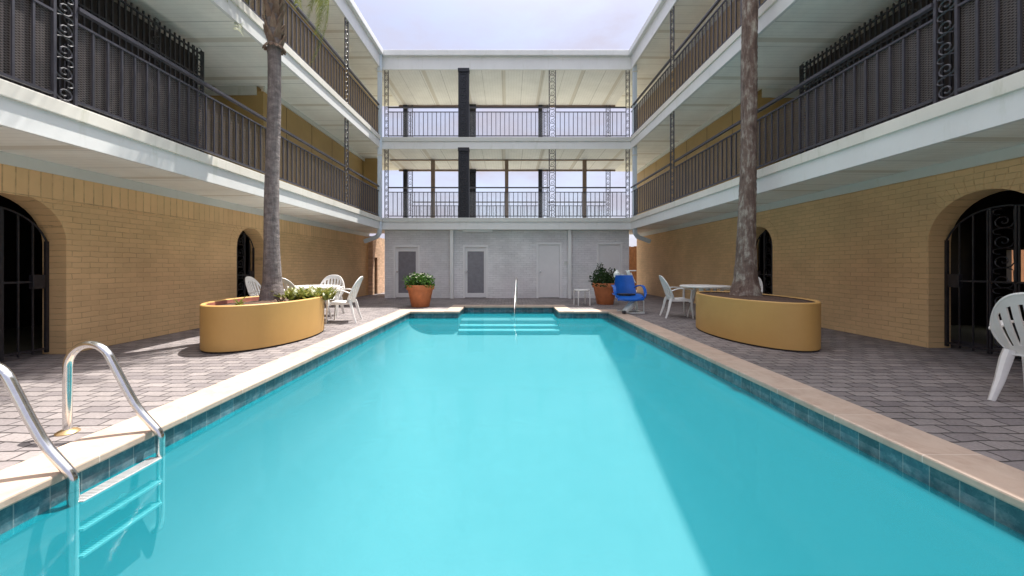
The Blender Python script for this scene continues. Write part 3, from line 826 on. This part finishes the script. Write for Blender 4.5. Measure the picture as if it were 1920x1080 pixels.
# ------------------------------------------------------------------ terracotta pots and their plants
def pot(loc, rr, h, label):
    root = empty('flower_pot', loc); tag(root, label, 'flower pot', 'terracotta pots by the white wall')
    m = MB(); m.lathe([(rr*.62,0),(rr*.64,.01),(rr*.90,h*.80),(rr*.905,h*.80)], 40); m.build('pot_body', M['terra'], root, smooth='auto')
    m = MB(); m.lathe([(rr*.90,h*.78),(rr*.98,h*.785),(rr*1.0,h*.82),(rr*1.0,h*.98),(rr*.98,h),(rr*.92,h),(rr*.90,h*.97),(rr*.88,h*.88)], 40); m.build('rim', M['terra'], root, smooth='auto')
    m = MB(); m.lathe([(rr*.89,h*.90),(rr*.5,h*.93),(.01,h*.94)], 30); m.build('soil', M['soil'], root, smooth=True)
    return root
def bush(m, c, rx, rz, n, seed, ls=.05):
    rnd = random.Random(seed)
    for k in range(n):
        u = rnd.uniform(-1,1); a = rnd.uniform(0,2*PI); q = rnd.random()**.4; s_ = math.sqrt(1-u*u)
        lump = 1 + .22*math.sin(a*3+seed)*s_ + .15*math.sin(a*5+u*4)
        p = Vector((c[0]+math.cos(a)*s_*rx*q*lump, c[1]+math.sin(a)*s_*rx*q*lump, c[2]+max(-.35, u)*rz*q*lump))
        d_ = Vector((rnd.uniform(-1,1), rnd.uniform(-1,1), rnd.uniform(-.2,1))).normalized(); sd = d_.cross(Vector((rnd.random(),rnd.random(),rnd.random()))).normalized()
        l = ls*rnd.uniform(.6,1.3); w_ = l*.38
        m.quad(p, p+d_*l*.5+sd*w_, p+d_*l, p+d_*l*.5-sd*w_)
    return m
pot((-2.50, 10.85, 0), .39, .62, 'terracotta pot holding a white-flowering plant')
m = MB(); bush(m, (0,0,0), .40, .27, 2600, 3, .06)
o = m.build('flowering_plant', M['shrub']); o.location = (-2.5, 10.85, .66); tag(o, 'low green plant dotted with white flowers, in a terracotta pot', 'plant')
m = MB(); rnd = random.Random(4)
for k in range(46):
    a = rnd.uniform(0,2*PI); r = .36*math.sqrt(rnd.random()); p = Vector((math.cos(a)*r, math.sin(a)*r, .27*math.sqrt(max(0,1-(r/.44)**2))+.01))
    for q in range(5):
        b2 = q*2*PI/5; m.quad(p, p+Vector((math.cos(b2-.4)*.02,math.sin(b2-.4)*.02,.008)), p+Vector((math.cos(b2)*.034,math.sin(b2)*.034,.006)), p+Vector((math.cos(b2+.4)*.02,math.sin(b2+.4)*.02,.008)))
bo = m.build('blossom', M['bloom'], o); bo['kind'] = 'stuff'
pot((2.93, 11.55, 0), .38, .64, 'terracotta pot half hidden behind the blue pool lift')
m = MB(); bush(m, (0,0,0), .44, .36, 2600, 8, .055); bush(m, (-.1,0,.34), .14, .2, 160, 9, .05)
o = m.build('leafy_shrub', M['shrub_dark']); o.location = (2.90, 11.55, .70); tag(o, 'dark green bushy shrub in the pot behind the blue pool lift', 'plant')

# ------------------------------------------------------------------ white resin chairs and tables
def solid_grid(m, P, keep, th, nrmf):
    """grid of points P[i][j]; keep(i,j) cells; thickened along nrmf"""
    ni, nj = len(P), len(P[0]); idx = {}
    def vid(i, j, sd):
        k = (i, j, sd)
        if k not in idx:
            p = P[i][j] + nrmf(i, j)*(th*.5*sd); idx[k] = len(m.v); m.v.append(tuple(p))
        return idx[k]
    K = {(i, j) for i in range(ni-1) for j in range(nj-1) if keep(i, j)}
    for i, j in K:
        m.f.append(tuple(vid(a, b2, 1) for a, b2 in ((i,j),(i+1,j),(i+1,j+1),(i,j+1))))
        m.f.append(tuple(vid(a, b2, -1) for a, b2 in ((i,j),(i,j+1),(i+1,j+1),(i+1,j))))
        for (a, b2, di, dj) in (((i,j),(i+1,j),0,-1),((i,j+1),(i+1,j+1),0,1),((i,j),(i,j+1),-1,0),((i+1,j),(i+1,j+1),1,0)):
            if (i+di, j+dj) not in K:
                m.f.append((vid(*a,1), vid(*b2,1), vid(*b2,-1), vid(*a,-1)))
    return m
def make_chair():
    root = empty('resin_chair')
    # seat
    xs = [-1+2*i/14 for i in range(15)]; ysn = [i/12 for i in range(13)]
    P = [[Vector((x*(.215+.03*v), -.20+.46*v, .405 + .025*v - .018*(1-x*x)*math.sin(v*PI) - (.05*(v-.88)/.12 if v > .88 else 0))) for v in ysn] for x in xs]
    m = MB(); solid_grid(m, P, lambda i, j: True, .012, lambda i, j: Vector((0,0,1)))
    m.box(-.235,-.225,-.18,.2,.37,.41); m.box(.225,.235,-.18,.2,.37,.41)
    m.build('seat', M['plastic'], root, smooth='auto')
    # fan back with slots
    ue = [-1]; ns = 7; u = -.80; wslat = 1.6/(ns*1.0+ (ns+1)*1.5)
    cols = [-1, -.9]
    x = -.80; cols.append(x); slot = []
    for k in range(ns):
        slot.append(len(cols)-1); x += wslat*1.15; cols.append(x)
        if k < ns-1: x += (1.6-ns*wslat*1.15)/(ns-1); cols.append(x)
    cols += [.9, 1]
    rows = [0,.06,.12,.18,.3,.42,.54,.66,.74,.80,.84,.88,.92,.96,1.0]
    def bp(u, v):
        H = .53*(max(0, 1-abs(u)**2.6*.80))**.5
        wd = .215 + .075*math.sin(min(1, v*1.25)*PI/2)
        z_ = .40 + v*H; y_ = -.205 - .17*(v*H/.53) + .085*u*u*(1-.3*v); 
        return Vector((u*wd, y_, z_))
    P = [[bp(u, v) for v in rows] for u in cols]
    def keep(i, j):
        if i in slot and rows[j] >= .18 and rows[j+1] <= .845: return False
        return True
    def nf(i, j): 
        u = cols[i]; return Vector((-u*.5, 1, .3)).normalized()
    m = MB(); solid_grid(m, P, keep, .014, nf)
    rimp = [bp(u, 1.0) for u in [-1+2*k/30 for k in range(31)]]
    side = lambda sg: [bp(sg, v) for v in (0,.2,.4,.6,.8,1.0)]
    full = side(-1)[:-1] + rimp + side(1)[:-1][::-1]
    m.tube(full, .012, 8, up=(0,1,.2))
    m.build('backrest', M['plastic'], root, smooth='auto')
    for sg in (-1, 1):
        a = MB()
        pth = smoothpath([bp(sg, .93)+Vector((0,.005,-.02)), (sg*.285,-.06,.655), (sg*.295,.08,.655), (sg*.29,.19,.645), (sg*.283,.235,.60)], 5)
        a.sweep(pth, [(-.03,-.009),(.03,-.009),(.034,.0),(.03,.009),(-.03,.009),(-.034,0)], up=(0,0,1), scales=[.7]+[1]*(len(pth)-2)+[.8])
        a.build('arm', M['plastic'], root, smooth='auto')
        fl = MB(); pr = [(-.032,-.020),(.032,-.020),(.032,-.010),(.012,.016),(-.012,.016),(-.032,-.010)]
        fl.sweep([(sg*.283,.232,.615),(sg*.268,.225,.45),(sg*.268,.235,.25),(sg*.272,.255,0)], pr, up=(0,1,0), scales=[.9,1.1,.9,.72])
        fl.sweep([(sg*.20,.20,.39),(sg*.262,.22,.40)], [(-.02,-.04),(.02,-.04),(.02,.02),(-.02,.02)], up=(0,0,1))
        fl.build('leg', M['plastic'], root, smooth='auto')
        rl = MB()
        rl.sweep([(sg*.205,-.19,.44),(sg*.215,-.215,.36),(sg*.232,-.255,.18),(sg*.252,-.315,0)], pr, up=(0,-1,0), scales=[1.2,1.25,1.0,.72])
        rl.build('leg', M['plastic'], root, smooth='auto')
    return root
chair0 = make_chair(); first = [True]
def chair(x, y, face, label, group, sc=1.0):
    o = chair0 if first[0] else copy_tree(chair0); first[0] = False
    o.location = (x, y, 0); o.rotation_euler = (0,0,R(face)); o.scale = (sc,)*3
    tag(o, label, 'chair', group)
GL, GR = 'white chairs round the sunlit table', 'white chairs round the shaded table'
chair(-3.43, 7.93, 98, 'sunlit white plastic chair nearest the pool, turned sideways to the table', GL)
chair(-4.22, 8.95, 186, 'white fan-backed chair facing forward, behind the round table by the planter', GL)
chair(-4.95, 7.85, -82, 'white chair mostly hidden behind the smooth grey palm trunk, its edge showing', GL)
chair(-4.28, 7.42, 4, 'white chair seen from behind, between palm trunk and spiky plants', GL)
chair(3.82, 8.62, -98, 'white plastic chair in the shade beside the blue pool lift, turned sideways', GR)
chair(4.86, 7.95, 112, 'white chair half hidden behind the rough palm trunk', GR)
chair(4.50, 3.10, -76, 'white chair cut by the picture edge, in front of the large arched gate', 'white chairs on the paving')

def make_table():
    root = empty('resin_table')
    m = MB(); m.lathe([(.44,.690),(.485,.685),(.50,.695),(.505,.715),(.495,.727),(.47,.730),(.02,.728)], 48); m.build('tabletop', M['plastic'], root, smooth='auto')
    for k in range(4):
        a = PI/4 + k*PI/2; c, s_ = math.cos(a), math.sin(a); l = MB()
        l.sweep([(c*.20,s_*.20,.70),(c*.24,s_*.24,.4),(c*.36,s_*.36,.0)], [(-.035,-.02),(.035,-.02),(.035,.02),(-.035,.02)], up=(c,s_,0), scales=[1.3,1,.75])
        l.build('leg', M['plastic'], root, bevel=.006)
    m = MB(); m.lathe([(.16,.30),(.17,.31),(.16,.325),(.02,.325)], 24); m.build('shelf', M['plastic'], root, smooth='auto')
    return root
tb = make_table(); tb.location = (-4.15, 8.15, 0); tag(tb, 'round white plastic table behind the planter with spiky plants', 'table', 'round white tables')
t2 = copy_tree(tb); t2.location = (4.30, 8.35, 0); tag(t2, 'round white plastic table in the shade behind the bare-soil planter', 'table', 'round white tables')

# ------------------------------------------------------------------ pool ladder, hand rail
ld = empty('pool_ladder', (-2.42, 2.37, 0)); tag(ld, 'stainless steel pool ladder with two curved rails and three treads', 'ladder')
def rail_path():
    pts = [(-.625,0,0),(-.625,0,.40)]
    for k in range(1, 12):
        a = PI - (PI*.85)*k/11; pts.append((-.625+.155+math.cos(a)*.155, 0, .445+math.sin(a)*.165))
    pts += [(-.16,0,.20),(-.03,0,.045),(.0,0,.01)]
    for k in range(1, 5): pts.append((.018, 0, .0-.03*k))
    pts += [(.018,0,-.45),(.018,0,-.60),(.0,0,-.66),(-.05,0,-.68)]
    return pts
for yy in (.265, -.265):
    m = MB(); m.tube(smoothpath([(p[0], yy, p[2]) for p in rail_path()], 3), .0245, 14, up=(0,1,0)); m.build('rail', M['chrome'], ld, smooth='auto')
    m = MB(); m.lathe([(.062,0),(.062,.006),(.05,.016),(.032,.024),(.026,.026)], 24, (-.625,yy,.0)); m.build('deck_collar', M['brass'], ld, smooth='auto')
for zz in (-.16, -.315, -.465):
    m = MB(); m.box(-.03,.05,-.243,.243,zz-.016,zz)
    for k in range(34): m.box(-.026,.046,-.235+k*.0141,-.229+k*.0141,zz,zz+.004)
    m.build('tread', M['tread'], ld, bevel=.003)

hr = empty('hand_rail', (.20, 10.6, 0), R(-4)); tag(hr, 'stainless hand rail rising from the pool steps', 'handrail')
m = MB(); m.tube(smoothpath([(0,.75,0),(0,.75,.55),(0,.70,.72),(0,.55,.80),(0,.38,.76),(0,.0,.42),(0,-.42,.08),(0,-.50,-.05),(0,-.50,-.36)], 5), .020, 12, up=(1,0,0)); m.build('rail', M['chrome'], hr, smooth='auto')
m = MB(); m.lathe([(.06,0),(.06,.006),(.03,.022)], 20, (0,.75,.0)); m.build('deck_collar', M['chrome'], hr, smooth='auto')

# ------------------------------------------------------------------ pool lift
pl = empty('pool_lift', (2.92, 9.42, 0)); tag(pl, 'blue plastic pool lift seat on a white steel mast at the pool edge', 'pool lift')
m = MB()
xs = [-1+2*i/12 for i in range(13)]; vs = [i/10 for i in range(11)]
P = [[Vector((x*(.29-.075*v), .16+.10*v-.05*x*x, .42+.50*v)) for v in vs] for x in xs]
solid_grid(m, P, lambda i, j: not (abs(xs[i]+.08) < .3 and 0 <= j < 1), .022, lambda i, j: Vector((-.15*xs[i],1,.1)).normalized()); m.build('backrest', M['blue'], pl, smooth='auto')
m = MB()
P = [[Vector((x*.31, -.32+.48*v, .40 + .06*abs(x)**3 - .05*(1-v)**3)) for v in vs] for x in xs]
solid_grid(m, P, lambda i, j: True, .03, lambda i, j: Vector((0,0,1))); m.tube([(-.31,-.33,.36),(0,-.36,.34),(.31,-.33,.36)], .03, 8); m.build('seat', M['blue'], pl, smooth='auto')
for sg in (-1, 1):
    m = MB(); m.sweep(smoothpath([(sg*.26,.17,.62),(sg*.33,.05,.67),(sg*.355,-.18,.65),(sg*.36,-.30,.50),(sg*.33,-.31,.38)], 5), [(-.035,-.014),(.035,-.014),(.035,.014),(-.035,.014)]); m.build('arm', M['blue'], pl, bevel=.006)
m = MB(); m.box(-.2,.22,-.02,.13,.425,.47); m.build('belt', M['iron'], pl, bevel=.012)
m = MB(); m.sweep([(.12,.30,1.02),(.18,.30,.86),(.25,.30,.62),(.33,.28,.2),(.34,.26,.05)], [(-.045,-.035),(.045,-.035),(.045,.035),(-.045,.035)], up=(0,1,0), scales=[1,1,.8,.75,.75]); m.build('mast', M['lift_white'], pl, bevel=.01)
m = MB(); m.tube([(.06,.3,1.03),(.33,.26,1.035)], .013, 8); m.tube([(.20,.3,.98),(.25,.26,.84),(.30,.24,.72)], .018, 8); m.build('handle', M['lift_white'], pl, smooth='auto')
m = MB(); m.lathe([(.085,.0),(.085,.10),(.05,.14),(.035,.16),(.03,.19)], 20, (-.14,.32,.87)); m.box(-.06,.02,.28,.36,.86,.95); m.build('battery_pack', M['lift_white'], pl, smooth='auto')
m = MB(); m.sweep([(-.13,-.28,.06),(.02,-.2,.18),(.17,-.05,.32),(.24,.1,.36)], [(-.07,-.045),(.07,-.045),(.07,.045),(-.07,.045)], up=(0,0,1), scales=[.9,1.1,1,.8]); m.build('lift_arm', M['lift_white'], pl, bevel=.012)
m = MB(); m.box(-.16,.38,-.22,-.16,.0,.035); m.box(-.16,.38,.24,.30,.0,.035); m.box(.30,.37,-.16,.24,.0,.04); m.tube([(.36,-.19,.03),(.36,-.19,.30),(.3,.0,.36)], .014, 8); m.build('base_frame', M['lift_white'], pl, bevel=.006)
for yy in (-.33,):
    m = MB(); m.tube([(-.20,yy,.045),(-.13,yy,.045)], .045, 16); m.build('wheel', M['iron'], pl, smooth='auto')

# ------------------------------------------------------------------ stool
so = empty('stool', (2.17, 11.25, 0)); tag(so, 'small white stool with rounded legs, in front of the door beside the pot', 'stool')
m = MB(); m.lathe([(.20,.425),(.235,.43),(.24,.445),(.235,.46),(.02,.462)], 32); m.build('seat', M['plastic'], so, smooth='auto')
for k in range(4):
    a = PI/4+k*PI/2 + .2; c, s_ = math.cos(a), math.sin(a)
    m = MB(); m.tube(smoothpath([(c*.10,s_*.10,.42),(c*.2,s_*.2,.42),(c*.245,s_*.245,.37),(c*.25,s_*.25,0)], 5), .016, 8, up=(c,s_,.01)); m.build('leg', M['plastic'], so, smooth='auto')

# ------------------------------------------------------------------ light, sky, camera
sd = Vector((.215, .315, 1.0)).normalized()
elev = math.asin(sd.z); azi = math.atan2(sd.x, sd.y)
L = bpy.data.lights.new('sun', 'SUN'); L.energy = 4.6; L.angle = R(.55); L.color = (1, .955, .89)
lo = bpy.data.objects.new('sun', L); COL.objects.link(lo); lo.rotation_euler = sd.to_track_quat('Z', 'Y').to_euler()
W = bpy.data.worlds.new('World'); S.world = W; W.use_nodes = True
nt = W.node_tree; bg = nt.nodes['Background']; bg.inputs['Strength'].default_value = .13
sky = nt.nodes.new('ShaderNodeTexSky'); sky.sky_type = 'NISHITA'; sky.sun_disc = False; sky.sun_elevation = elev; sky.sun_rotation = azi
sky.air_density = 1.0; sky.dust_density = 2.0; sky.ozone_density = 2.0
tc = nt.nodes.new('ShaderNodeTexCoord'); mp = nt.nodes.new('ShaderNodeMapping'); mp.inputs['Scale'].default_value = (1.3, 1.3, 3.2)
nt.links.new(tc.outputs['Generated'], mp.inputs[0])
nz_ = nt.nodes.new('ShaderNodeTexNoise'); nz_.inputs['Scale'].default_value = 1.9; nz_.inputs['Detail'].default_value = 8; nz_.inputs['Roughness'].default_value = .58
nt.links.new(mp.outputs[0], nz_.inputs['Vector'])
rp = nt.nodes.new('ShaderNodeValToRGB'); rp.color_ramp.elements[0].position = .38; rp.color_ramp.elements[1].position = .60
rp.color_ramp.elements[0].color = (.55,.55,.55,1); rp.color_ramp.elements[1].color = (.97,.97,.97,1)
nt.links.new(nz_.outputs['Fac'], rp.inputs[0])
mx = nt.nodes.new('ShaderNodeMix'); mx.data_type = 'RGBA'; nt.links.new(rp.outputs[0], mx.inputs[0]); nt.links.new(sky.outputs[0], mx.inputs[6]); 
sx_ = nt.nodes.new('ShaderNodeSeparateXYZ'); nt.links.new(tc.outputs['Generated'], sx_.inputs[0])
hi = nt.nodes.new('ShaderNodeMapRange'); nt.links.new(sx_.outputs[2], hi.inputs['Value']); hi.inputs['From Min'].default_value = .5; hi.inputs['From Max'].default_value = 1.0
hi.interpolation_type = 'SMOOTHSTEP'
cl_ = nt.nodes.new('ShaderNodeMix'); cl_.data_type = 'RGBA'; nt.links.new(hi.outputs[0], cl_.inputs[0]); cl_.inputs[6].default_value = (2.4, 2.3, 2.78, 1); cl_.inputs[7].default_value = (10.5, 10.3, 10.5, 1)  # cloud colour raised overhead, out of view, as added fill light
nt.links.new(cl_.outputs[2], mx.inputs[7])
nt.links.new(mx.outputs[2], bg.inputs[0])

cam = bpy.data.cameras.new('camera'); co_ = bpy.data.objects.new('camera', cam); COL.objects.link(co_)
co_.location = (0, 0, CAMZ); co_.rotation_euler = (R(90), 0, 0)
cam.sensor_width = 36; cam.lens = 715/1920*36; cam.shift_x = 7/1920; cam.shift_y = -41/1920; cam.clip_start = .05; cam.clip_end = 1500
S.camera = co_
S.view_settings.view_transform = 'Standard'; S.view_settings.look = 'None'; S.view_settings.exposure = 1.17; S.view_settings.gamma = 1
S.cycles.max_bounces = 10; S.cycles.diffuse_bounces = 6; S.cycles.transparent_max_bounces = 24; S.cycles.glossy_bounces = 4
S.cycles.use_denoising = True; S.cycles.sample_clamp_indirect = 8
